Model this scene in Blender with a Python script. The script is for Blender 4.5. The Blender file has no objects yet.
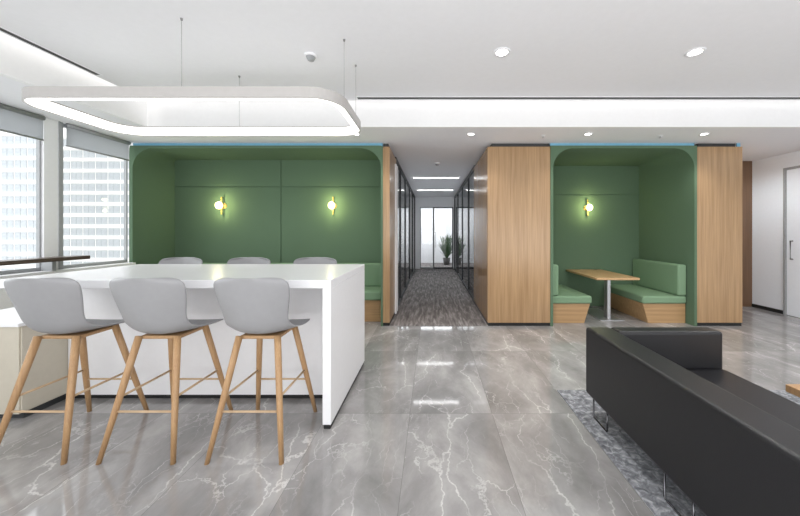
import bpy, bmesh, math, random
from mathutils import Vector, Matrix
random.seed(3)
scene = bpy.context.scene
C = scene.collection
PI = math.pi
scene.view_settings.view_transform = 'Standard'
scene.view_settings.exposure = 0.0

# ------------------------------------------------------------------ materials
def lin(c):
    out = []
    for v in c:
        v /= 255.0
        out.append(v/12.92 if v <= 0.04045 else ((v+0.055)/1.055)**2.4)
    return out
def nm(name):
    m = bpy.data.materials.new(name); m.use_nodes = True
    nt = m.node_tree
    return m, nt, nt.nodes['Principled BSDF']
def nd(nt, t, **kw):
    n = nt.nodes.new(t)
    for k, v in kw.items():
        if k.startswith('i_'): n.inputs[k[2:]].default_value = v
        else: setattr(n, k, v)
    return n
def ramp(nt, stops):
    r = nt.nodes.new('ShaderNodeValToRGB')
    e = r.color_ramp.elements
    while len(e) < len(stops): e.new(0.5)
    for el, (p, c) in zip(e, stops):
        el.position = p; el.color = (c[0], c[1], c[2], 1)
    return r
def coords(nt, scale=(1, 1, 1), rot=(0, 0, 0)):
    tc = nd(nt, 'ShaderNodeTexCoord'); mp = nd(nt, 'ShaderNodeMapping')
    mp.inputs['Scale'].default_value = scale; mp.inputs['Rotation'].default_value = rot
    nt.links.new(tc.outputs['Object'], mp.inputs['Vector'])
    return mp.outputs['Vector']
def plain(name, rgb, rough=0.5, metal=0.0, var=0.05, scale=25, bump=0.0, emis=0.0, ecol=None, spec=None):
    m, nt, b = nm(name)
    c = lin(rgb); v = coords(nt)
    n = nd(nt, 'ShaderNodeTexNoise', i_Scale=scale, i_Detail=4.0)
    nt.links.new(v, n.inputs['Vector'])
    r = ramp(nt, [(0.3, [x*(1-var) for x in c]), (0.7, [min(1, x*(1+var)) for x in c])])
    nt.links.new(n.outputs['Fac'], r.inputs['Fac']); nt.links.new(r.outputs['Color'], b.inputs['Base Color'])
    b.inputs['Roughness'].default_value = rough; b.inputs['Metallic'].default_value = metal
    if spec is not None: b.inputs['Specular IOR Level'].default_value = spec
    if bump:
        bp = nd(nt, 'ShaderNodeBump', i_Strength=bump, i_Distance=0.01)
        nt.links.new(n.outputs['Fac'], bp.inputs['Height']); nt.links.new(bp.outputs['Normal'], b.inputs['Normal'])
    if emis:
        e = lin(ecol or rgb)
        b.inputs['Emission Color'].default_value = (*e, 1); b.inputs['Emission Strength'].default_value = emis
    return m
def blindmat():
    m = plain('grey_blind_fabric', (182, 184, 186), 0.9, var=0.04, scale=90)
    nt = m.node_tree; out = nt.nodes['Material Output']; b = nt.nodes['Principled BSDF']
    tr = nd(nt, 'ShaderNodeBsdfTranslucent'); tr.inputs['Color'].default_value = (*lin((204, 206, 208)), 1)
    mx = nd(nt, 'ShaderNodeMixShader'); mx.inputs[0].default_value = 0.6
    nt.links.new(b.outputs[0], mx.inputs[1]); nt.links.new(tr.outputs[0], mx.inputs[2]); nt.links.new(mx.outputs[0], out.inputs['Surface'])
    return m
def wood(name, dark, light, grain='Z', rough=0.45, sc=1.0):
    m, nt, b = nm(name)
    s = {'X': (0.4, 12, 12), 'Y': (12, 0.4, 12), 'Z': (12, 12, 0.4)}[grain]
    v = coords(nt, [x*sc for x in s])
    n = nd(nt, 'ShaderNodeTexNoise', i_Scale=2.4, i_Detail=6.0, i_Distortion=0.35); nt.links.new(v, n.inputs['Vector'])
    s2 = {'X': (1.2, 90, 90), 'Y': (90, 1.2, 90), 'Z': (90, 90, 1.2)}[grain]
    v2 = coords(nt, [x*sc for x in s2])
    n2 = nd(nt, 'ShaderNodeTexNoise', i_Scale=2.0, i_Detail=3.0); nt.links.new(v2, n2.inputs['Vector'])
    mx = nd(nt, 'ShaderNodeMath', operation='MULTIPLY_ADD'); mx.inputs[1].default_value = 0.5
    nt.links.new(n2.outputs['Fac'], mx.inputs[0])
    m2 = nd(nt, 'ShaderNodeMath', operation='MULTIPLY'); m2.inputs[1].default_value = 0.5
    nt.links.new(n.outputs['Fac'], m2.inputs[0]); nt.links.new(m2.outputs[0], mx.inputs[2])
    r = ramp(nt, [(0.33, lin(dark)), (0.67, lin(light))])
    nt.links.new(mx.outputs[0], r.inputs['Fac']); nt.links.new(r.outputs['Color'], b.inputs['Base Color'])
    b.inputs['Roughness'].default_value = rough
    bp = nd(nt, 'ShaderNodeBump', i_Strength=0.08, i_Distance=0.003)
    nt.links.new(mx.outputs[0], bp.inputs['Height']); nt.links.new(bp.outputs['Normal'], b.inputs['Normal'])
    return m
def marble():
    m, nt, b = nm('grey_marble_tile'); L = nt.links
    def math_(op, a, bb=None, cc=None):
        n = nd(nt, 'ShaderNodeMath', operation=op)
        for i, x in enumerate((a, bb, cc)):
            if x is None: continue
            if isinstance(x, (int, float)): n.inputs[i].default_value = x
            else: L.new(x, n.inputs[i])
        return n.outputs[0]
    tc = nd(nt, 'ShaderNodeTexCoord'); sp = nd(nt, 'ShaderNodeSeparateXYZ'); L.new(tc.outputs['Object'], sp.inputs[0])
    TX, TY = 0.633, 1.25
    tx = math_('DIVIDE', math_('ADD', sp.outputs['X'], 0.17), TX)
    ty = math_('DIVIDE', math_('ADD', sp.outputs['Y'], -2.40), TY)
    ix = math_('FLOOR', tx); iy = math_('FLOOR', ty)
    fx = math_('ABSOLUTE', math_('SUBTRACT', math_('FRACT', tx), 0.5))
    fy = math_('ABSOLUTE', math_('SUBTRACT', math_('FRACT', ty), 0.5))
    gx = math_('GREATER_THAN', fx, 0.5-0.0014/TX); gy = math_('GREATER_THAN', fy, 0.5-0.0014/TY)
    grout = math_('MAXIMUM', gx, gy)
    cb = nd(nt, 'ShaderNodeCombineXYZ'); L.new(ix, cb.inputs[0]); L.new(iy, cb.inputs[1])
    wn = nd(nt, 'ShaderNodeTexWhiteNoise', noise_dimensions='3D'); L.new(cb.outputs[0], wn.inputs['Vector'])
    sc = nd(nt, 'ShaderNodeVectorMath', operation='SCALE'); sc.inputs['Scale'].default_value = 23.0; L.new(wn.outputs['Color'], sc.inputs[0])
    ad = nd(nt, 'ShaderNodeVectorMath', operation='ADD'); L.new(tc.outputs['Object'], ad.inputs[0]); L.new(sc.outputs[0], ad.inputs[1])
    P = ad.outputs[0]
    m0 = nd(nt, 'ShaderNodeMapping'); m0.inputs['Rotation'].default_value = (0, 0, 0.8); m0.inputs['Scale'].default_value = (1.0, 0.62, 1.0); L.new(P, m0.inputs['Vector'])
    Q = m0.outputs[0]
    cl = nd(nt, 'ShaderNodeTexNoise', i_Scale=2.2, i_Detail=10.0, i_Roughness=0.64, i_Distortion=0.4); L.new(Q, cl.inputs['Vector'])
    base = ramp(nt, [(0.28, lin((122, 121, 120))), (0.5, lin((149, 147, 146))), (0.73, lin((181, 179, 177)))])
    L.new(cl.outputs['Fac'], base.inputs['Fac'])
    # crisp branching cracks: stretched voronoi edges broken up by fractal distortion
    mp = nd(nt, 'ShaderNodeMapping'); mp.inputs['Rotation'].default_value = (0, 0, 0.85); mp.inputs['Scale'].default_value = (1.0, 0.40, 1.0); L.new(P, mp.inputs['Vector'])
    dn = nd(nt, 'ShaderNodeTexNoise', i_Scale=2.6, i_Detail=10.0, i_Roughness=0.60); L.new(P, dn.inputs['Vector'])
    ds = nd(nt, 'ShaderNodeVectorMath', operation='SCALE'); ds.inputs['Scale'].default_value = 0.25; L.new(dn.outputs['Color'], ds.inputs[0])
    P2 = nd(nt, 'ShaderNodeVectorMath', operation='ADD'); L.new(mp.outputs[0], P2.inputs[0]); L.new(ds.outputs[0], P2.inputs[1])
    def crack(scale, wdt, lo, hi, mscale):
        v = nd(nt, 'ShaderNodeTexVoronoi', feature='DISTANCE_TO_EDGE', i_Scale=scale); L.new(P2.outputs[0], v.inputs['Vector'])
        r = ramp(nt, [(0.0, (1, 1, 1)), (wdt*0.35, (0.75, 0.75, 0.75)), (wdt, (0, 0, 0))]); L.new(v.outputs['Distance'], r.inputs['Fac'])
        mn = nd(nt, 'ShaderNodeTexNoise', i_Scale=mscale, i_Detail=3.0); L.new(P, mn.inputs['Vector'])
        mr = ramp(nt, [(lo, (0, 0, 0)), (hi, (1, 1, 1))]); L.new(mn.outputs['Fac'], mr.inputs['Fac'])
        return math_('MULTIPLY', r.outputs['Color'], mr.outputs['Color'])
    v1 = crack(1.7, 0.010, 0.41, 0.60, 1.7); v2 = crack(3.9, 0.012, 0.43, 0.64, 2.6); v3 = crack(8.5, 0.022, 0.46, 0.68, 3.5)
    v4 = crack(1.7, 0.11, 0.41, 0.65, 1.7)
    vv = math_('MAXIMUM', math_('MAXIMUM', math_('MULTIPLY', v1, 0.64), math_('MULTIPLY', v2, 0.43)), math_('MAXIMUM', math_('MULTIPLY', v3, 0.26), math_('MULTIPLY', v4, 0.18)))
    mx = nd(nt, 'ShaderNodeMix', data_type='RGBA'); L.new(vv, mx.inputs[0]); L.new(base.outputs['Color'], mx.inputs[6]); mx.inputs[7].default_value = (*lin((238, 236, 234)), 1)
    gm = nd(nt, 'ShaderNodeMix', data_type='RGBA'); L.new(math_('MULTIPLY', grout, 0.6), gm.inputs[0]); L.new(mx.outputs[2], gm.inputs[6]); gm.inputs[7].default_value = (*lin((94, 93, 92)), 1)
    L.new(gm.outputs[2], b.inputs['Base Color'])
    b.inputs['Roughness'].default_value = 0.06
    b.inputs['Specular IOR Level'].default_value = 0.75
    return m
def streak(name, cols, scale, stretch, rough=0.95, dist=1.0, detail=6.0):
    m, nt, b = nm(name)
    v = coords(nt, stretch)
    n = nd(nt, 'ShaderNodeTexNoise', i_Scale=scale, i_Detail=detail, i_Roughness=0.65, i_Distortion=dist); nt.links.new(v, n.inputs['Vector'])
    k = len(cols)
    r = ramp(nt, [(0.3+0.4*i/(k-1), lin(c)) for i, c in enumerate(cols)])
    nt.links.new(n.outputs['Fac'], r.inputs['Fac']); nt.links.new(r.outputs['Color'], b.inputs['Base Color'])
    b.inputs['Roughness'].default_value = rough
    n2 = nd(nt, 'ShaderNodeTexNoise', i_Scale=300.0)
    bp = nd(nt, 'ShaderNodeBump', i_Strength=0.3, i_Distance=0.004)
    nt.links.new(n2.outputs['Fac'], bp.inputs['Height']); nt.links.new(bp.outputs['Normal'], b.inputs['Normal'])
    return m
def glassmat(name, tint=(1, 1, 1), refl=1.0):
    m = bpy.data.materials.new(name); m.use_nodes = True; nt = m.node_tree
    nt.nodes.remove(nt.nodes['Principled BSDF']); out = nt.nodes['Material Output']
    tr = nd(nt, 'ShaderNodeBsdfTransparent'); tr.inputs[0].default_value = (*tint, 1)
    gl = nd(nt, 'ShaderNodeBsdfGlossy'); gl.inputs['Roughness'].default_value = 0.02
    fr = nd(nt, 'ShaderNodeFresnel'); fr.inputs['IOR'].default_value = 1.45
    mu = nd(nt, 'ShaderNodeMath', operation='MULTIPLY'); mu.inputs[1].default_value = refl
    nt.links.new(fr.outputs[0], mu.inputs[0])
    mx = nd(nt, 'ShaderNodeMixShader'); nt.links.new(mu.outputs[0], mx.inputs[0]); nt.links.new(tr.outputs[0], mx.inputs[1]); nt.links.new(gl.outputs[0], mx.inputs[2])
    nt.links.new(mx.outputs[0], out.inputs['Surface'])
    return m

M = dict(
    floor=marble(),
    white=plain('white_paint', (244, 244, 246), 0.6, var=0.01),
    wallcool=plain('cool_white_paint', (240, 244, 250), 0.6, var=0.01),
    ceil=plain('ceiling_paint', (242, 242, 245), 0.8, var=0.01),
    cove=plain('cove_paint', (242, 242, 242), 0.7, var=0.01),
    counter=plain('white_solid_surface', (244, 244, 246), 0.22, var=0.01),
    beige=plain('pale_beige_laminate', (206, 199, 183), 0.5, var=0.02),
    black=plain('black_metal', (24, 24, 25), 0.5),
    darkframe=plain('dark_grey_frame', (58, 60, 62), 0.45),
    midframe=plain('grey_window_frame', (160, 162, 164), 0.45),
    ledge=wood('dark_stained_wood', (66, 54, 47), (96, 82, 74), 'Y', 0.35),
    oak=wood('oak_veneer', (150, 118, 84), (186, 153, 114), 'Z', 0.28),
    oakdark=wood('oak_veneer_polished', (142, 112, 80), (172, 140, 104), 'Z', 0.22),
    oakx=wood('oak_tabletop', (176, 140, 98), (204, 168, 124), 'Y', 0.35),
    oakbase=wood('oak_bench_base', (160, 126, 88), (194, 158, 114), 'X', 0.45),
    oakleg=wood('oak_leg', (166, 128, 90), (192, 156, 114), 'Z', 0.45, 1.5),
    palewood=plain('pale_footrest_wood', (200, 172, 138), 0.5, var=0.06),
    brown=wood('brown_veneer', (104, 78, 58), (128, 98, 74), 'Z', 0.4),
    green=plain('sage_green_felt', (96, 119, 96), 0.95, var=0.10, scale=160, bump=0.15, spec=0.2),
    greenseat=plain('light_green_upholstery', (123, 150, 121), 0.85, var=0.06, scale=160, bump=0.1, spec=0.2),
    stool=plain('grey_plastic', (153, 153, 155), 0.45, var=0.02),
    brass=plain('brass', (226, 190, 108), 0.35, 0.4),
    chrome=plain('dark_chrome', (96, 96, 99), 0.22, 1.0),
    steel=plain('brushed_steel', (200, 200, 202), 0.35, 0.8),
    leather=plain('black_leather', (21, 21, 25), 0.40, var=0.12, scale=180, bump=0.08),
    lampbody=plain('satin_lamp_body', (188, 185, 182), 0.35, var=0.02),
    glow=plain('lamp_diffuser', (255, 253, 250), 0.5, emis=1.1),
    lens=plain('downlight_lens', (255, 252, 246), 0.4, emis=12.0),
    bar=plain('linear_light_diffuser', (255, 255, 255), 0.4, emis=10.0),
    opal=plain('warm_opal_glass', (255, 244, 200), 0.3, emis=2.2, ecol=(255, 242, 180)),
    blue=plain('blue_led_tape', (120, 165, 185), 0.5, emis=0.22, ecol=(95, 170, 210)),
    carpet=streak('grey_streaked_carpet', [(92, 87, 86), (132, 126, 124), (180, 174, 171)], 3.0, (7.0, 0.8, 1), dist=0.5, detail=4.0),
    rug=streak('mottled_rug', [(78, 80, 85), (128, 130, 135), (190, 192, 196)], 24.0, (1, 1, 1), dist=0.6, detail=6.0),
    blind=blindmat(),
    glass=glassmat('clear_glass', (0.98, 0.99, 0.99), 0.03),
    dglass=glassmat('partition_glass', (0.88, 0.90, 0.91), 1.2),
    tower=plain('pale_render', (246, 245, 243), 0.8, var=0.02, scale=0.3),
    towerglass=plain('tower_window_glass', (200, 205, 209), 0.6, var=0.3, scale=0.15),
    leaf=plain('leaf_green', (56, 88, 52), 0.6, var=0.3, scale=12),
    pot=plain('dark_pot', (90, 88, 85), 0.4),
    wire=plain('steel_wire', (150, 150, 150), 0.4, 0.6),
    handle=plain('steel_handle', (120, 120, 122), 0.35, 0.8),
)

# ------------------------------------------------------------------ mesh helpers
def box(bm, x0, x1, y0, y1, z0, z1):
    vs = [bm.verts.new((x, y, z)) for z in (z0, z1) for y in (y0, y1) for x in (x0, x1)]
    for f in ((0, 1, 3, 2), (4, 6, 7, 5), (0, 4, 5, 1), (2, 3, 7, 6), (0, 2, 6, 4), (1, 5, 7, 3)):
        bm.faces.new([vs[i] for i in f])
def B(*a):
    bm = bmesh.new()
    for t in (a if isinstance(a[0], (tuple, list)) else [a]): box(bm, *t)
    return bm
def tube(bm, pts, radii, seg=12, caps=True):
    pts = [Vector(p) for p in pts]
    if isinstance(radii, (int, float)): radii = [radii]*len(pts)
    rings = []
    t0 = (pts[1]-pts[0]).normalized()
    up = Vector((0, 0, 1)) if abs(t0.z) < 0.9 else Vector((1, 0, 0))
    n = (up - t0*up.dot(t0)).normalized()
    for i, p in enumerate(pts):
        if i == 0: t = t0
        elif i == len(pts)-1: t = (pts[i]-pts[i-1]).normalized()
        else: t = ((pts[i]-pts[i-1]).normalized() + (pts[i+1]-pts[i]).normalized()).normalized()
        n = (n - t*n.dot(t)).normalized(); b = t.cross(n)
        rings.append([bm.verts.new(p + (n*math.cos(2*PI*k/seg) + b*math.sin(2*PI*k/seg))*radii[i]) for k in range(seg)])
    for r0, r1 in zip(rings, rings[1:]):
        for k in range(seg): bm.faces.new((r0[k], r0[(k+1) % seg], r1[(k+1) % seg], r1[k]))
    if caps:
        bm.faces.new(rings[0][::-1]); bm.faces.new(rings[-1])
    return bm
def lathe(bm, prof, origin=(0, 0, 0), axis='Z', seg=28):
    o = Vector(origin); rings = []
    for r, h in prof:
        ring = []
        for k in range(seg):
            a = 2*PI*k/seg; c, s = max(r, 1e-5)*math.cos(a), max(r, 1e-5)*math.sin(a)
            p = {'Z': (c, s, h), 'Y': (c, h, s), 'X': (h, c, s)}[axis]
            ring.append(bm.verts.new(o + Vector(p)))
        rings.append(ring)
    for r0, r1 in zip(rings, rings[1:]):
        for k in range(seg): bm.faces.new((r0[k], r0[(k+1) % seg], r1[(k+1) % seg], r1[k]))
    bmesh.ops.remove_doubles(bm, verts=bm.verts[:], dist=1e-4)
    return bm
def prism(poly, y0, y1):      # polygon in XZ extruded along Y
    bm = bmesh.new()
    a = [bm.verts.new((x, y0, z)) for x, z in poly]; b = [bm.verts.new((x, y1, z)) for x, z in poly]
    bm.faces.new(a); bm.faces.new(b[::-1]); n = len(poly)
    for i in range(n): bm.faces.new((a[i], b[i], b[(i+1) % n], a[(i+1) % n]))
    return bm
def mk(name, bm, mat, parent=None, world=True, bevel=0.0, seg=3, smooth=False, sub=0):
    if parent is not None and world:
        off = parent.location + (parent.parent.location if parent.parent else Vector((0, 0, 0)))
        bm.transform(Matrix.Translation(-off))
    bmesh.ops.recalc_face_normals(bm, faces=bm.faces[:])
    me = bpy.data.meshes.new(name); bm.to_mesh(me); bm.free()
    o = bpy.data.objects.new(name, me); C.objects.link(o)
    me.materials.append(mat)
    if parent is not None: o.parent = parent
    if smooth or bevel:
        for p in me.polygons: p.use_smooth = True
    if bevel:
        md = o.modifiers.new('bevel', 'BEVEL'); md.width = bevel; md.segments = seg; md.limit_method = 'ANGLE'; md.angle_limit = 0.6; md.harden_normals = True
    if sub:
        md = o.modifiers.new('sub', 'SUBSURF'); md.levels = sub; md.render_levels = sub
    return o
def tag(o, label, cat, group=None):
    o['label'] = label; o['category'] = cat
    if group: o['group'] = group
    return o
def thing(name, label, cat, loc=(0, 0, 0), rotz=0.0, group=None):
    o = bpy.data.objects.new(name, None); C.objects.link(o); o.empty_display_size = 0.1
    o.location = loc; o.rotation_euler = (0, 0, rotz)
    return tag(o, label, cat, group)
def struct(name, bm, mat, **kw):
    o = mk(name, bm, mat, **kw)
    if o.parent is None: o['kind'] = 'structure'
    return o
def dup(root, loc, rotz, label, group=None):
    r = root.copy(); C.objects.link(r); r.location = loc; r.rotation_euler = (0, 0, rotz); r['label'] = label
    if group: r['group'] = group
    for ch in list(root.children):
        c = ch.copy(); C.objects.link(c); c.parent = r
        for g in list(ch.children):
            d = g.copy(); C.objects.link(d); d.parent = c
    return r
def light(kind, loc, energy, col=(1, 1, 1), parent=None, rot=(0, 0, 0), size=None, size_y=None, spot=None, soft=None):
    l = bpy.data.lights.new('lamp_light', kind); l.energy = energy; l.color = col
    if kind == 'AREA':
        l.shape = 'RECTANGLE'; l.size = size; l.size_y = size_y
    if kind == 'SPOT':
        l.spot_size = spot; l.spot_blend = 0.7
    if kind == 'SUN': l.angle = size
    if soft is not None: l.shadow_soft_size = soft
    o = bpy.data.objects.new('lamp_light', l); C.objects.link(o); o.rotation_euler = rot
    o.location = Vector(loc) - (parent.location if parent else Vector((0, 0, 0)))
    if parent: o.parent = parent
    return o

# ------------------------------------------------------------------ camera
cam = bpy.data.cameras.new('camera'); co = bpy.data.objects.new('camera', cam); C.objects.link(co)
co.location = (0, 0, 1.4); co.rotation_euler = (PI/2, 0, 0)
cam.lens = 14.0; cam.sensor_width = 36.0; cam.shift_x = -0.04; cam.shift_y = -0.0325; cam.clip_start = 0.05; cam.clip_end = 500
scene.camera = co

# ------------------------------------------------------------------ setting
ZF, ZB_L, ZB_R = 4.63, 5.38, 5.86
LOW, HI = 2.73, 3.02
XW, XR = -4.5, 6.0
YR = -2.5
struct('floor', B(XW-0.1, XR+0.1, YR, 6.3, -0.1, 0.0), M['floor'])
struct('floor_corridor', B((-0.63, 0.834, ZF, 6.3, 0.0, 0.006), (-3.0, 3.0, 6.3, 14.2, -0.1, 0.006)), M['carpet'])
struct('ceiling', B(-3.49, XR+0.05, YR, 3.82, HI, HI+0.05), M['ceil'])
struct('ceiling_lower', B((XW-0.1, XR+0.1, 4.0, 14.2, LOW, LOW+0.07), (XW-0.1, -3.67, YR, 4.0, LOW, LOW+0.07)), M['ceil'])
struct('ceiling_cove', B((-3.67, XR+0.05, 3.94, 4.0, LOW, 3.22), (-3.67, -3.61, YR, 3.94, LOW, 3.22)), M['cove'])
struct('ceiling_roof', B(XW-0.1, XR+0.1, YR, 4.0, 3.22, 3.3), M['cove'])
light('AREA', (1.2, 3.88, 3.205), 8.0, (1, 0.98, 0.95), rot=(0.1, 0, 0), size=9.4, size_y=0.03)
light('AREA', (-3.55, 0.7, 3.205), 8.0, (1, 0.98, 0.95), rot=(0, 0.1, 0), size=0.03, size_y=6.2)
# added fill light behind the camera, aimed up to brighten the ceiling
light('AREA', (1.0, -0.9, 1.0), 108, (1, 0.99, 0.98), rot=(PI-0.75, 0, 0), size=7.0, size_y=1.6)
# hazy daylight from the window side
light('SUN', (-20, 0, 12), 3.0, (0.97, 0.985, 1.0), rot=(0, -1.15, 0.15), size=1.6)

def slot(label, b):
    x0, x1, y0, y1 = b
    d = thing('air_diffuser', label, 'air vent', ((x0+x1)/2, (y0+y1)/2, HI-0.004), group='slot diffusers in the ceiling')
    mk('slot', B(x0, x1, y0, y1, HI-0.004, HI), M['black'], d)
    w = 0.012
    mk('frame', B((x0-w, x1+w, y0-w, y0, HI-0.005, HI), (x0-w, x1+w, y1, y1+w, HI-0.005, HI), (x0-w, x0, y0, y1, HI-0.005, HI), (x1, x1+w, y0, y1, HI-0.005, HI)), M['ceil'], d)
slot('long black slot air diffuser across the ceiling in front of the rear lit cove', (-0.9, 5.6, 3.73, 3.785))
slot('long black slot air diffuser running beside the windows at the ceiling edge', (-3.46, -3.41, -1.5, 3.2))

# left window wall
struct('wall_left', B((XW-0.1, XW+0.12, YR, 4.6, 0, 0.95)), M['white'])
struct('trim_1', B(XW-0.06, XW+0.01, 3.60, 3.74, 0.95, LOW), M['white'])
struct('trim_2', B(XW-0.06, XW+0.02, 3.74, 3.78, 0.95, LOW), M['midframe'])
for i, (y0, y1) in enumerate(((0.4, 3.60), (3.78, 4.62), (YR, 0.38))):
    w = 0.018
    fr = struct('window_%d' % (i+1), B((XW-0.06, XW-0.02, y0, y1, 0.95, 0.99), (XW-0.06, XW-0.02, y0, y1, LOW-0.04, LOW), (XW-0.06, XW-0.02, y0, y0+w, 0.99, LOW-0.04), (XW-0.06, XW-0.02, y1-w, y1, 0.99, LOW-0.04)), M['midframe'])
    mk('pane', B(XW-0.045, XW-0.037, y0+w, y1-w, 0.99, LOW-0.04), M['glass'], fr)
for lab, y0, y1 in (('wide grey roller blind over the window behind the stools', 0.45, 3.57), ('narrow grey roller blind over the window beside the green alcove', 3.80, 4.58)):
    t = thing('roller_blind', lab, 'blind', (XW+0.05, (y0+y1)/2, 2.45), group='window roller blinds')
    mk('fabric', B(XW+0.035, XW+0.0365, y0, y1, 2.46, 2.70), M['blind'], t)
    mk('bottom_bar', tube(bmesh.new(), [(XW+0.036, y0, 2.455), (XW+0.036, y1, 2.455)], 0.010), M['midframe'], t, smooth=True)
    mk('roller', tube(bmesh.new(), [(XW+0.045, y0, 2.705), (XW+0.045, y1, 2.705)], 0.025), M['midframe'], t, smooth=True)
t = thing('window_bar', 'dark wood bar shelf running along the left window sill', 'shelf', (-4.27, 2.0, 0.95))
mk('bar_top', B(XW+0.12, -4.17, -0.5, 3.80, 1.072, 1.115), M['ledge'], t, bevel=0.006)
for y in (0.4, 2.0, 3.6):
    mk('support', B(XW+0.005, XW+0.13, y-0.02, y+0.02, 0.95, 1.09), M['midframe'], t, bevel=0.003)

# rear: wood piers
struct('wall_corridor_left', B(-0.73, -0.63, ZF, ZB_L+0.1, 0.05, 2.67), M['oak'])
struct('wall_center', B(0.834, 1.76, ZF, 6.17, 0.05, 2.67), M['oak'])
struct('trim_6', B(0.828, 0.834, ZF+0.03, 6.17, 0.05, 2.67), M['oakdark'])
struct('wall_right_pier', B(3.94, 4.62, ZF, 6.0, 0.05, 2.67), M['oak'])
struct('baseboard_center', B(0.838, 1.76, ZF+0.01, 6.17, 0, 0.05), M['black'])
struct('baseboard_right_pier', B(3.94, 4.615, ZF+0.01, 6.0, 0, 0.05), M['black'])
struct('baseboard_corridor_left', B(-0.73, -0.635, ZF+0.01, ZB_L+0.1, 0, 0.05), M['black'])
struct('trim_3', B((0.90, 1.76, ZF+0.05, 6.1, 2.67, LOW), (4.0, 4.56, ZF+0.05, 5.9, 2.67, LOW), (-0.73, -0.66, ZF+0.05, ZB_L, 2.67, LOW)), M['darkframe'])
# right alcove
struct('wall_right', B(XR, XR+0.1, YR, 5.93, 0, LOW), M['wallcool'])
struct('wall_back_right', B(4.62, XR, 5.83, 5.93, 0, LOW), M['brown'])
struct('baseboard_right', B(XR-0.012, XR, 5.30, 5.83, 0, 0.06), M['black'])
d = struct('door_1', B(XR-0.03, XR, 4.36, 5.24, 0.01, 2.44), M['wallcool'], bevel=0.004)
struct('trim_4', B((XR-0.045, XR, 5.245, 5.28, 0, 2.48), (XR-0.045, XR, 4.32, 4.355, 0, 2.48), (XR-0.045, XR, 4.355, 5.245, 2.445, 2.48)), M['midframe'], bevel=0.004)
hb = bmesh.new(); tube(hb, [(XR-0.03, 5.15, 1.25), (XR-0.07, 5.15, 1.25), (XR-0.07, 5.15, 0.95), (XR-0.03, 5.15, 0.95)], 0.010)
mk('door_handle', hb, M['handle'], d, smooth=True)

# corridor partitions
def partition(name, x, ys, mat, s):
    bs = [(x-0.025, x+0.025, ys[0], ys[-1], 0.0, 0.05), (x-0.025, x+0.025, ys[0], ys[-1], 2.66, LOW)]
    for y in ys: bs.append((x-0.025, x+0.025, y-0.015, y+0.015, 0.0, LOW))
    f = struct(name, B(*bs), mat)
    for a, b in zip(ys, ys[1:]):
        mk('pane', B(x-0.005, x+0.005, a+0.015, b-0.015, 0.05, 2.66), M['dglass'], f)
partition('wall_corridor_glass_left', -0.66, [5.52, 6.4, 7.6, 9.0, 10.4, 11.77], M['darkframe'], -1)
partition('wall_corridor_glass_right', 0.864, [6.2, 7.3, 8.8, 10.3, 11.77], M['darkframe'], 1)
struct('trim_5', B((-0.628, -0.60, 5.25, 5.33, 0.02, 2.55), (-0.628, -0.60, 5.42, 5.47, 0.02, 2.55)), M['white'])
struct('wall_office_left', B((-3.0, -2.9, 5.6, 11.8, 0, LOW), (-3.0, -0.7, 5.5, 5.6, 0, LOW)), M['white'])
struct('wall_office_right', B((2.9, 3.0, 6.2, 11.8, 0, LOW), (0.9, 3.0, 6.18, 6.25, 0, LOW)), M['white'])
struct('wall_corridor_end', B((-3.0, -0.45, 11.8, 11.9, 0, LOW), (0.80, 3.0, 11.8, 11.9, 0, LOW), (-0.45, 0.80, 11.8, 11.9, 2.35, LOW)), M['white'])
wg = struct('window_4', B((-0.45, -0.42, 11.79, 11.86, 0.01, 2.35), (0.03, 0.05, 11.79, 11.86, 0.01, 2.35), (-0.42, 0.03, 11.79, 11.86, 2.31, 2.35), (-0.42, 0.03, 11.79, 11.86, 0.01, 0.06)), M['midframe'])
mk('pane', B(-0.42, 0.03, 11.825, 11.835, 0.06, 2.31), M['dglass'], wg)
dd = struct('door_2', B((0.05, 0.085, 11.79, 11.86, 0.01, 2.35), (0.765, 0.80, 11.79, 11.86, 0.01, 2.35), (0.085, 0.765, 11.79, 11.86, 2.31, 2.35), (0.085, 0.765, 11.79, 11.86, 0.01, 0.06)), M['darkframe'])
mk('pane', B(0.085, 0.765, 11.825, 11.835, 0.06, 2.31), M['dglass'], dd)
mk('door_handle', tube(bmesh.new(), [(0.14, 11.78, 0.8), (0.14, 11.78, 1.4)], 0.012), M['steel'], dd, smooth=True)
struct('wall_far', B(-3.0, 3.0, 14.1, 14.2, 0, LOW), M['white'])
# potted plant
t = thing('potted_plant', 'dark leafy potted plant behind the glass door at the corridor end', 'plant', (0.62, 13.2, 0.006))
lb = bmesh.new(); lathe(lb, [(0.0, 0.0), (0.12, 0.0), (0.16, 0.3), (0.14, 0.3), (0.12, 0.26), (0, 0.26)])
mk('pot', lb, M['pot'], t, world=False, smooth=True)
lf = bmesh.new()
for k in range(110):
    a = random.uniform(0, 2*PI); ln = random.uniform(0.35, 1.15); sp = random.uniform(0.08, 0.36)
    p0 = Vector((0, 0, 0.26)); p2 = Vector((math.cos(a)*sp, math.sin(a)*sp, 0.26+ln)); side = Vector((-math.sin(a), math.cos(a), 0))
    prev = None
    for i in range(6):
        s = i/5; p = p0.lerp(p2, s) + Vector((math.cos(a), math.sin(a), 0))*0.08*s*s - Vector((0, 0, 0.08*s*s))
        w = 0.05*math.sin(PI*(0.08+0.9*s))
        cur = (lf.verts.new(p-side*w), lf.verts.new(p+side*w))
        if prev: lf.faces.new((prev[0], prev[1], cur[1], cur[0]))
        prev = cur
mk('foliage', lf, M['leaf'], t, world=False, smooth=True)
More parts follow.
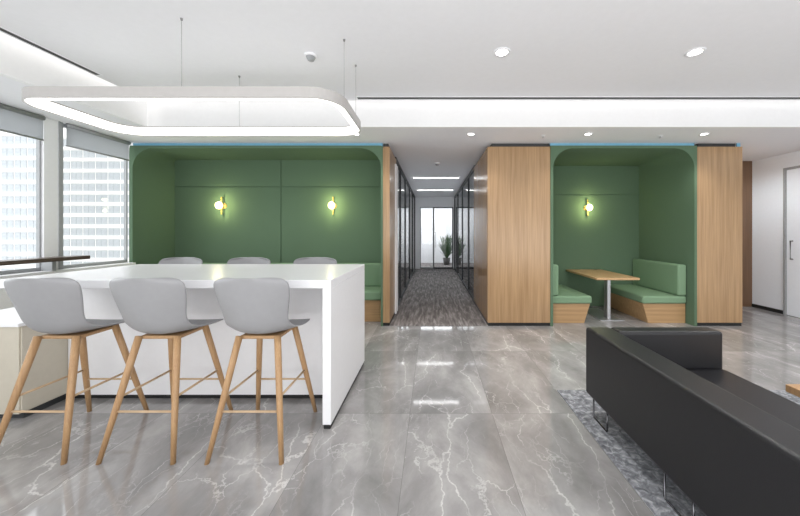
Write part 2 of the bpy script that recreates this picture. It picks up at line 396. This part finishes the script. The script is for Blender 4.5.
# corridor linear lights
for lab, y in (('nearest bright linear ceiling light across the corridor', 7.5), ('farther bright linear ceiling light across the corridor', 9.7)):
    t = thing('linear_light', lab, 'ceiling light', (0.1, y, LOW-0.03), group='corridor linear lights')
    mk('housing', B((-0.45, 0.65, y-0.06, y-0.045, LOW-0.03, LOW), (-0.45, 0.65, y+0.045, y+0.06, LOW-0.03, LOW), (-0.45, 0.65, y-0.045, y+0.045, LOW-0.008, LOW)), M['white'], t)
    mk('diffuser', B(-0.44, 0.64, y-0.043, y+0.043, LOW-0.026, LOW-0.01), M['bar'], t)
light('AREA', (-1.8, 8.6, LOW-0.03), 95, size=1.2, size_y=3)  # added fill lights over both offices, no fixtures there, brighten behind the glass
light('AREA', (1.9, 8.9, LOW-0.03), 95, size=1.2, size_y=3)
light('AREA', (0.2, 13.0, LOW-0.03), 50, size=2.5, size_y=1)  # added fill for the room beyond the glass door

# ------------------------------------------------------------------ booths
def opening(x0, x1, zt, r, n=20):
    p = [(x0, 0.0), (x0, zt-r)]
    for k in range(1, n): a = PI - (PI/2)*k/n; p.append((x0+r+r*math.cos(a), zt-r+r*math.sin(a)))
    p.append((x0+r, zt)); p.append((x1-r, zt))
    for k in range(1, n): a = PI/2 - (PI/2)*k/n; p.append((x1-r+r*math.cos(a), zt-r+r*math.sin(a)))
    p += [(x1, zt-r), (x1, 0.0)]
    return p
def outer(p, x0, x1, zt, r, X0, X1, ZT):
    q = []
    for x, z in p:
        if z <= zt-r+1e-6: q.append((X0 if x < (x0+x1)/2 else X1, z)); continue
        if x0+r-1e-6 <= x <= x1-r+1e-6: q.append((x, ZT)); continue
        left = x < (x0+x1)/2
        cx = x0+r if left else x1-r
        dx, dz = abs(x-cx), z-(zt-r)
        Hx, Hz = (cx-X0 if left else X1-cx), ZT-(zt-r)
        s = min(Hx/max(dx, 1e-6), Hz/max(dz, 1e-6))
        q.append((cx+(-1 if left else 1)*dx*s, zt-r+dz*s))
    return q
def booth(label, x0, x1, X0, X1, yb, seams_x, seam_z):
    zt, ZT, r = 2.645, 2.685, 0.30
    t = thing('booth', label, 'booth', ((x0+x1)/2, ZF+0.3, 0))
    p = opening(x0, x1, zt, r); q = outer(p, x0, x1, zt, r, X0, X1, ZT); sq = opening(x0, x1, zt, 0.05)
    bm = bmesh.new(); n = len(p)
    def ring(pts, y): return [bm.verts.new((x, y, z)) for x, z in pts]
    yf = ZF-0.008
    # outer back, outer front, rounded mouth, nearly square back: the lining's corner radius tightens with depth
    rings = [ring(q, yb), ring(q, yf), ring(p, yf), ring(sq, yb)]
    m_ = len(rings)
    for k in range(m_):
        a, b = rings[k], rings[(k+1) % m_]
        for i in range(n-1): bm.faces.new((a[i], a[i+1], b[i+1], b[i]))
    mk('shell', bm, M['green'], t)
    xs = [X0] + seams_x + [X1]; zs = [0, seam_z, ZT]; g = 0.008
    bm = B(X0, X1, yb+0.016, yb+0.06, 0, ZT)
    for xa, xb in zip(xs, xs[1:]):
        for za, zb in zip(zs, zs[1:]): box(bm, xa+g, xb-g, yb, yb+0.016, za+g, zb-g)
    mk('back_panel', bm, M['green'], t)
    return t
booth('wide dark green felt alcove with two sconces and a bench', -4.45, -0.76, XW, -0.731, ZB_L, [-2.61], 2.18)
booth('narrow dark green felt alcove with a dining table and one sconce', 1.80, 3.90, 1.761, 3.939, ZB_R, [], 2.10)
# blue LED reveal tapes above the booths
for lab, x0, x1 in (('blue glowing light strip above the wide green alcove', XW+0.02, -0.74), ('blue glowing light strip above the narrow green alcove with the table', 1.77, 3.93), ('short blue glowing light strip above the rightmost oak pier', 4.57, 4.62)):
    y = ZF+0.02
    t = thing('light_strip', lab, 'light strip', ((x0+x1)/2, y, 2.685), group='blue strips above the alcoves')
    zb = 2.685 if x1 < 4.5 else 2.67
    mk('channel', B(x0, x1, y+0.02, y+0.03, zb, LOW), M['darkframe'], t)
    mk('tape', B(x0, x1, y+0.012, y+0.02, zb, LOW), M['blue'], t)

# wide booth bench along the back
t = thing('bench', 'long green upholstered bench along the back of the wide alcove', 'bench', (-2.6, 5.1, 0), group='green alcove benches')
mk('base', B((-4.44, -0.77, 4.86, ZB_L-0.002, 0.0, 0.34)), M['oakbase'], t, bevel=0.004)
mk('seat_cushion', B(-4.44, -0.77, 4.80, ZB_L-0.005, 0.34, 0.48), M['greenseat'], t, bevel=0.03)
mk('backrest', B(-4.44, -0.77, ZB_L-0.13, ZB_L-0.003, 0.48, 0.87), M['greenseat'], t, bevel=0.03)
# narrow booth benches
t = thing('bench', 'green booth bench with high back right of the oak table', 'bench', (3.56, 5.3, 0), group='green alcove benches')
mk('base', prism([(3.32, 0), (3.895, 0), (3.895, 0.30), (3.24, 0.30)], 4.78, 5.85), M['oakbase'], t, bevel=0.004)
mk('seat_cushion', B(3.22, 3.895, 4.75, 5.85, 0.30, 0.42), M['greenseat'], t, bevel=0.03)
mk('backrest', B(3.76, 3.895, 4.75, 5.85, 0.42, 0.90), M['greenseat'], t, bevel=0.03)
t = thing('bench', 'green booth bench left of the oak table, half hidden by the oak pier', 'bench', (2.12, 5.3, 0), group='green alcove benches')
mk('base', prism([(1.805, 0), (2.34, 0), (2.43, 0.30), (1.805, 0.30)], 4.78, 5.85), M['oakbase'], t, bevel=0.004)
mk('seat_cushion', B(1.805, 2.45, 4.75, 5.85, 0.30, 0.42), M['greenseat'], t, bevel=0.03)
mk('backrest', B(1.805, 1.94, 4.75, 5.85, 0.42, 0.90), M['greenseat'], t, bevel=0.03)
# table
t = thing('dining_table', 'oak topped table on flat steel pedestal between the green booth benches', 'table', (2.85, 5.28, 0))
mk('tabletop', B(2.51, 3.17, 4.74, 5.84, 0.665, 0.70), M['oakx'], t, bevel=0.006)
mk('pedestal', B(2.82, 2.87, 5.0, 5.10, 0.012, 0.665), M['steel'], t, bevel=0.003)
mk('base_plate', B((2.66, 3.03, 4.90, 5.68, 0, 0.012)), M['steel'], t, bevel=0.003)
# sconces
def sconce(label, x, y, z):
    t = thing('wall_sconce', label, 'wall lamp', (x, y, z), group='brass wall sconces')
    mk('backplate', lathe(bmesh.new(), [(0, 0), (0.05, 0), (0.05, -0.012), (0, -0.014)], axis='Y'), M['brass'], t, world=False, smooth=True)
    mk('arm', tube(bmesh.new(), [(0, -0.01, 0), (0, -0.06, 0)], 0.008), M['brass'], t, world=False, smooth=True)
    mk('bar', tube(bmesh.new(), [(0.0, -0.06, -0.15), (0.0, -0.06, 0.15)], 0.011), M['brass'], t, world=False, smooth=True)
    R_ = 0.06
    prof = [(R_*math.cos(a), R_*math.sin(a)) for a in [(-0.5+k/12)*PI for k in range(13)]]
    mk('globe', lathe(bmesh.new(), prof, (0, -0.125, 0)), M['opal'], t, world=False, smooth=True)
    light('POINT', (x, y-0.16, z+0.09), 3.2, (1.0, 0.94, 0.50), parent=t, soft=0.03)
    light('POINT', (x, y-0.16, z-0.09), 3.2, (1.0, 0.94, 0.50), parent=t, soft=0.03)
zs = 1.4 + 26*ZB_L/311
sconce('left brass wall sconce with glowing globe in the wide green alcove', (224-432)/311*ZB_L, ZB_L, zs)
sconce('right brass wall sconce with glowing globe in the wide green alcove', (334-432)/311*ZB_L, ZB_L, zs)
sconce('brass wall sconce with glowing globe above the alcove dining table', (586-432)/311*ZB_R, ZB_R, 1.4+24*ZB_R/311)

# ------------------------------------------------------------------ counter
CX0, CX1, CY0, CY1, CZ = -3.1, -0.715, 2.2, 3.3, 1.06
t = thing('bar_counter', 'long white high bar counter with solid right end panel', 'counter', ((CX0+CX1)/2, 2.75, 0))
mk('countertop', B(CX0, CX1, CY0, CY1, CZ-0.06, CZ), M['counter'], t, bevel=0.004)
mk('end_panel', B(CX1-0.06, CX1, CY0, CY1, 0.035, CZ-0.06), M['counter'], t, bevel=0.003)
mk('body', B(-3.04, CX1-0.06, 2.60, 2.88, 0.04, CZ-0.06), M['counter'], t)
mk('plinth', B((CX1-0.055, CX1-0.008, CY0+0.012, CY1-0.012, 0, 0.035), (-3.03, CX1-0.055, 2.62, 2.86, 0, 0.04)), M['black'], t)
t = thing('side_cabinet', 'low beige panelled cabinet with pale top standing at the window end of the counter', 'cabinet', (-3.4, 2.75, 0))
mk('body', B(-3.75, -3.055, 2.30, 3.2, 0.05, 0.70), M['beige'], t, bevel=0.004)
mk('top', B(-3.76, -3.04, 2.285, 3.21, 0.70, 0.725), M['white'], t, bevel=0.003)
mk('plinth', B(-3.73, -3.07, 2.34, 3.17, 0, 0.05), M['darkframe'], t)
for a, b in ((2.31, 2.745), (2.755, 3.19)): mk('side_panel', B(-3.055, -3.044, a, b, 0.06, 0.69), M['beige'], t, bevel=0.002)

# ------------------------------------------------------------------ stools
def make_stool(label):
    t = thing('bar_stool', label, 'stool', (0, 0, 0), 0, 'grey shell stools in front of the counter')
    #        y      z      w     k(back blend) lift
    prof = [(0.230, 0.716, 0.165, 0.0, 0.003), (0.224, 0.731, 0.202, 0.0, 0.005), (0.17, 0.739, 0.226, 0.0, 0.008), (0.06, 0.734, 0.233, 0.05, 0.016), (-0.05, 0.727, 0.230, 0.16, 0.034), (-0.125, 0.732, 0.218, 0.36, 0.052), (-0.178, 0.764, 0.206, 0.56, 0.052), (-0.207, 0.830, 0.206, 0.74, 0.032),
            (-0.230, 0.91, 0.219, 0.86, 0.012), (-0.253, 1.00, 0.235, 0.9, 0.002), (-0.269, 1.068, 0.240, 0.9, 0.0), (-0.279, 1.108, 0.222, 0.9, -0.006), (-0.283, 1.120, 0.160, 0.9, -0.006)]
    bm = bmesh.new(); rows = []; NU = 10
    for y, z, w, k, lift in prof:
        row = []
        for j in range(NU+1):
            u = -1+2*j/NU; au = abs(u)
            row.append(bm.verts.new((u*w, y + k*0.078*au**2.0, z + lift*au**2.4)))
        rows.append(row)
    for r0, r1 in zip(rows, rows[1:]):
        for j in range(NU): bm.faces.new((r0[j], r0[j+1], r1[j+1], r1[j]))
    s = mk('seat_shell', bm, M['stool'], t, world=False, smooth=True)
    md = s.modifiers.new('sub', 'SUBSURF'); md.levels = 2; md.render_levels = 2
    md = s.modifiers.new('solid', 'SOLIDIFY'); md.thickness = 0.007; md.offset = 0
    mk('seat_mount', B(-0.13, 0.13, -0.11, 0.14, 0.695, 0.718), M['oakleg'], t, world=False, bevel=0.008)
    def leg(sx, sy, z):
        f = (0.72-z)/0.72
        yt, yb = (0.125, 0.275) if sy > 0 else (-0.12, -0.275)
        return Vector((sx*(0.125+(0.225-0.125)*f), yt+(yb-yt)*f, z))
    for sx in (-1, 1):
        for sy in (1, -1):
            zz = [0.718, 0.5, 0.25, 0.0]
            lb = tube(bmesh.new(), [leg(sx, sy, z) for z in zz], [0.021, 0.020, 0.0175, 0.014], 14)
            for v in lb.verts:
                if v.co.z < 0.02: v.co.z = 0.0
            mk('leg', lb, M['oakleg'], t, world=False, smooth=True)
    for sx in (-1, 1): mk('stretcher', tube(bmesh.new(), [leg(sx, 1, 0.36), leg(sx, -1, 0.36)], 0.0075, 10), M['palewood'], t, world=False, smooth=True)
    for sy in (-1, 1): mk('footrest', tube(bmesh.new(), [leg(-1, sy, 0.28), leg(1, sy, 0.28)], 0.007, 10), M['palewood'], t, world=False, smooth=True)
    return t
s0 = make_stool('grey shell bar stool on the near side, nearest the counter end panel')
s0.location = (-1.135, 2.155, 0)
dup(s0, (-1.79, 2.155, 0), 0, 'grey shell bar stool on the near side, middle of the three')
dup(s0, (-2.45, 2.155, 0), 0, 'grey shell bar stool on the near side, nearest the window')
for x, lab in ((-1.27, 'grey stool behind the counter, nearest the corridor, only its back showing'), (-1.99, 'grey stool behind the counter, middle one, only its back showing'), (-2.73, 'grey stool behind the counter, nearest the window, only its back showing')):
    dup(s0, (x, 3.18, 0), PI, lab, 'grey shell stools behind the counter')

# ------------------------------------------------------------------ pendant
def rr(x0, x1, y0, y1, r, n=12):
    p = []
    for cx, cy, a0 in ((x1-r, y1-r, 0), (x0+r, y1-r, PI/2), (x0+r, y0+r, PI), (x1-r, y0+r, 1.5*PI)):
        for k in range(n+1):
            a = a0+(PI/2)*k/n; p.append((cx+r*math.cos(a), cy+r*math.sin(a)))
    return p
PX0, PX1, PY0, PY1, PZ0, PZ1 = -3.22, -0.70, 2.32, 3.27, 2.405, 2.487
t = thing('pendant_light', 'large glowing rounded rectangular ring pendant above the white counter', 'pendant light', ((PX0+PX1)/2, (PY0+PY1)/2, PZ0))
def loops(bm, defs):
    L_ = [[bm.verts.new((x, y, z)) for x, y in pts] for pts, z in defs]
    n = len(L_[0])
    for a, b in zip(L_, L_[1:]):
        for i in range(n): bm.faces.new((a[i], a[(i+1) % n], b[(i+1) % n], b[i]))
    return bm
def rin(o): return rr(PX0+o, PX1-o, PY0+o, PY1-o, 0.24-o)
mk('body', loops(bmesh.new(), [(rin(0.012), PZ0), (rin(0), PZ0), (rin(0), PZ1), (rin(0.07), PZ1), (rin(0.07), PZ1-0.012)]), M['lampbody'], t)
mk('diffuser', loops(bmesh.new(), [(rin(0.013), PZ0+0.004), (rin(0.067), PZ0+0.004), (rin(0.067), PZ1-0.004)]), M['glow'], t)
for x, y in ((-1.90, PY0+0.04), (PX1-0.04, 2.62), (PX1-0.04, 3.02), (-2.0, PY1-0.04)):
    wo = mk('wire', tube(bmesh.new(), [(x, y, PZ1), (x, y, HI)], 0.0014, 6), M['wire'], t, smooth=True)
    mk('ceiling_cup', lathe(bmesh.new(), [(0, HI-0.016), (0.006, HI-0.016), (0.01, HI), (0, HI)], (x, y, 0), seg=16), M['wire'], wo, smooth=True)

# ------------------------------------------------------------------ ceiling fittings
def downlight(label, x, y, z, e, r=0.065, spot=2.2, col=(1, 0.98, 0.96)):
    t = thing('downlight', label, 'ceiling light', (x, y, z), group='round recessed downlights')
    mk('trim_ring', lathe(bmesh.new(), [(r*0.8, 0), (r*0.8, -0.006), (r*1.12, -0.008), (r*1.18, 0), (r*0.8, 0)]), M['ceil'], t, world=False, smooth=True)
    mk('lens', lathe(bmesh.new(), [(0, -0.004), (r*0.8, -0.004), (r*0.8, 0), (0, 0)]), M['lens'], t, world=False)
    light('SPOT', (x, y, z-0.02), e, col, parent=t, spot=spot, soft=0.05)
downlight('bright round downlight in the high ceiling above the floor left of the sofa', 0.63, 2.8, HI, 85)
downlight('bright round downlight in the high ceiling over the sofa side', 2.37, 2.8, HI, 85)
downlight('unseen downlight added in the high ceiling to brighten the white right wall and door', 4.11, 2.8, HI, 95)  # added out of view to brighten the right wall and door
for px, lab in ((238, 'downlight in the low soffit in front of the wide alcove, left half'), (356, 'downlight in the low soffit in front of the wide alcove, by its right edge'), (471, 'downlight in the low soffit before the corridor right edge'),
                (588, 'downlight in the low soffit above the narrow alcove mouth'), (704, 'downlight in the low soffit before the rightmost oak pier')):
    downlight(lab, (px-432)/311*4.22, 4.22, LOW, 32, 0.05)
downlight('unseen downlight added behind the rightmost oak pier to brighten the white right wall', 4.98, 5.3, LOW, 58, 0.05, 2.9, (0.9, 0.96, 1.0))  # added lamp hidden by the pier, lifts the right wall
def detector(label, x, y, z):
    t = thing('smoke_detector', label, 'smoke detector', (x, y, z))
    mk('base', lathe(bmesh.new(), [(0, 0), (0.055, 0), (0.055, -0.018), (0, -0.018)]), M['white'], t, world=False, smooth=False)
    mk('sensor_head', lathe(bmesh.new(), [(0.042, -0.018), (0.036, -0.034), (0.03, -0.036), (0.028, -0.048), (0, -0.05)]), M['midframe'], t, world=False, smooth=True)
detector('round smoke detector on the high ceiling above the counter pendant', -1.11, 2.85, HI)
detector('round smoke detector on the corridor ceiling', 0.1, 6.0, LOW)
for px, lab in ((660, 'small sprinkler head in the soffit before the narrow alcove right edge'), (543, 'small sprinkler head in the soffit near the central oak pier')):
    y = 4.3
    t = thing('sprinkler', lab, 'sprinkler', ((px-432)/311*y, y, LOW), group='soffit sprinkler heads')
    mk('escutcheon', lathe(bmesh.new(), [(0, 0), (0.03, 0), (0.026, -0.006), (0, -0.006)], seg=18), M['white'], t, world=False, smooth=True)
    mk('head', lathe(bmesh.new(), [(0.008, -0.006), (0.008, -0.024), (0.016, -0.026), (0.016, -0.029), (0, -0.029)], seg=14), M['steel'], t, world=False, smooth=True)

# ------------------------------------------------------------------ sofa, rug, coffee table
rg = mk('rug', B(1.10, 3.9, -0.6, 2.74, 0, 0.01), M['rug'], bevel=0.003)
tag(rg, 'mottled grey low pile area rug under the black sofa', 'rug')
t = thing('sofa', 'black leather sofa with low square back and thin metal loop legs', 'sofa', (1.69, 1.3, 0.01))
SY0, SY1, SH, SB = 0.25, 2.42, 0.665, 0.155
mk('backrest', B(1.19, 1.38, SY0, SY1, SB, SH), M['leather'], t, bevel=0.022, seg=4)
for a, b in ((SY1-0.13, SY1), (SY0, SY0+0.13)): mk('armrest', B(1.381, 2.15, a, b, SB, SH), M['leather'], t, bevel=0.022, seg=4)
mk('seat_base', B(1.381, 2.12, SY0+0.131, SY1-0.131, SB, 0.27), M['leather'], t, bevel=0.01)
ym = (SY0+SY1)/2
for a, b in ((SY0+0.132, ym-0.002), (ym+0.002, SY1-0.132)): mk('seat_cushion', B(1.382, 2.15, a, b, 0.27, 0.40), M['leather'], t, bevel=0.028, seg=4)
for y in (2.24, 1.53, 0.45):
    for x0, x1 in ((1.205, 1.217), (2.09, 2.102)):
        lb = tube(bmesh.new(), [((x0+x1)/2, y-0.09, SB+0.005), ((x0+x1)/2, y-0.09, 0.024), ((x0+x1)/2, y-0.082, 0.016), ((x0+x1)/2, y+0.082, 0.016), ((x0+x1)/2, y+0.09, 0.024), ((x0+x1)/2, y+0.09, SB+0.005)], 0.0055, 10)
        mk('leg', lb, M['chrome'], t, smooth=True)
t = thing('coffee_table', 'low brown wood coffee table in front of the sofa at the right edge', 'table', (2.8, 1.64, 0.01))
mk('tabletop', B(2.36, 3.3, 1.2, 2.08, 0.335, 0.385), M['oakleg'], t, bevel=0.006)
for x in (2.45, 3.2):
    for y in (1.27, 2.0): mk('leg', B(x-0.02, x+0.02, y-0.02, y+0.02, 0.01, 0.335), M['darkframe'], t, bevel=0.003)

# ------------------------------------------------------------------ towers outside
def tower(label, x0, x1, y0, y1, z0, z1, wz0, nf, nc, fh):
    t = thing('office_tower', label, 'building', ((x0+x1)/2, (y0+y1)/2, z0), group='towers outside the windows')
    bm = B(x0, x1, y0, y1, z0, z1)
    for f in range(nf+1):
        z = wz0+f*fh; box(bm, x0-0.3, x1+0.3, y0-0.5, y0, z-0.35, z+0.1)
    mk('body', bm, M['tower'], t)
    cw = (x1-x0)/nc
    bm = B((-cw*0.44, -cw*0.03, -0.08, 0.05, 0, fh*0.28), (cw*0.03, cw*0.44, -0.08, 0.05, 0, fh*0.28), (-cw*0.44, -cw*0.03, -0.08, 0.05, fh*0.33, fh*0.6), (cw*0.03, cw*0.44, -0.08, 0.05, fh*0.33, fh*0.6), (-cw*0.46, cw*0.46, -0.02, 0.05, -0.05, fh*0.62))
    win = mk('window', bm, M['towerglass'], t, world=False)
    first = True
    for f in range(nf):
        for c in range(nc):
            o = win if first else win.copy()
            if not first: C.objects.link(o); o.parent = t
            first = False
            o.location = Vector((x0+cw*(c+0.5), y0, wz0+f*fh+0.55)) - t.location
tower('pale high-rise seen through the wide window, left of the column', -112, -88, 70, 73, -40, 40, -9, 12, 8, 2.7)
tower('pale gridded high-rise seen through the narrow window beside the alcove', -101, -74, 84, 96, -40, 48, -9, 12, 8, 3.0)

# ------------------------------------------------------------------ world
w = bpy.data.worlds.new('world'); scene.world = w; w.use_nodes = True
bg = w.node_tree.nodes['Background']; bg.inputs['Color'].default_value = (0.975, 0.987, 1.0, 1); bg.inputs['Strength'].default_value = 1.5
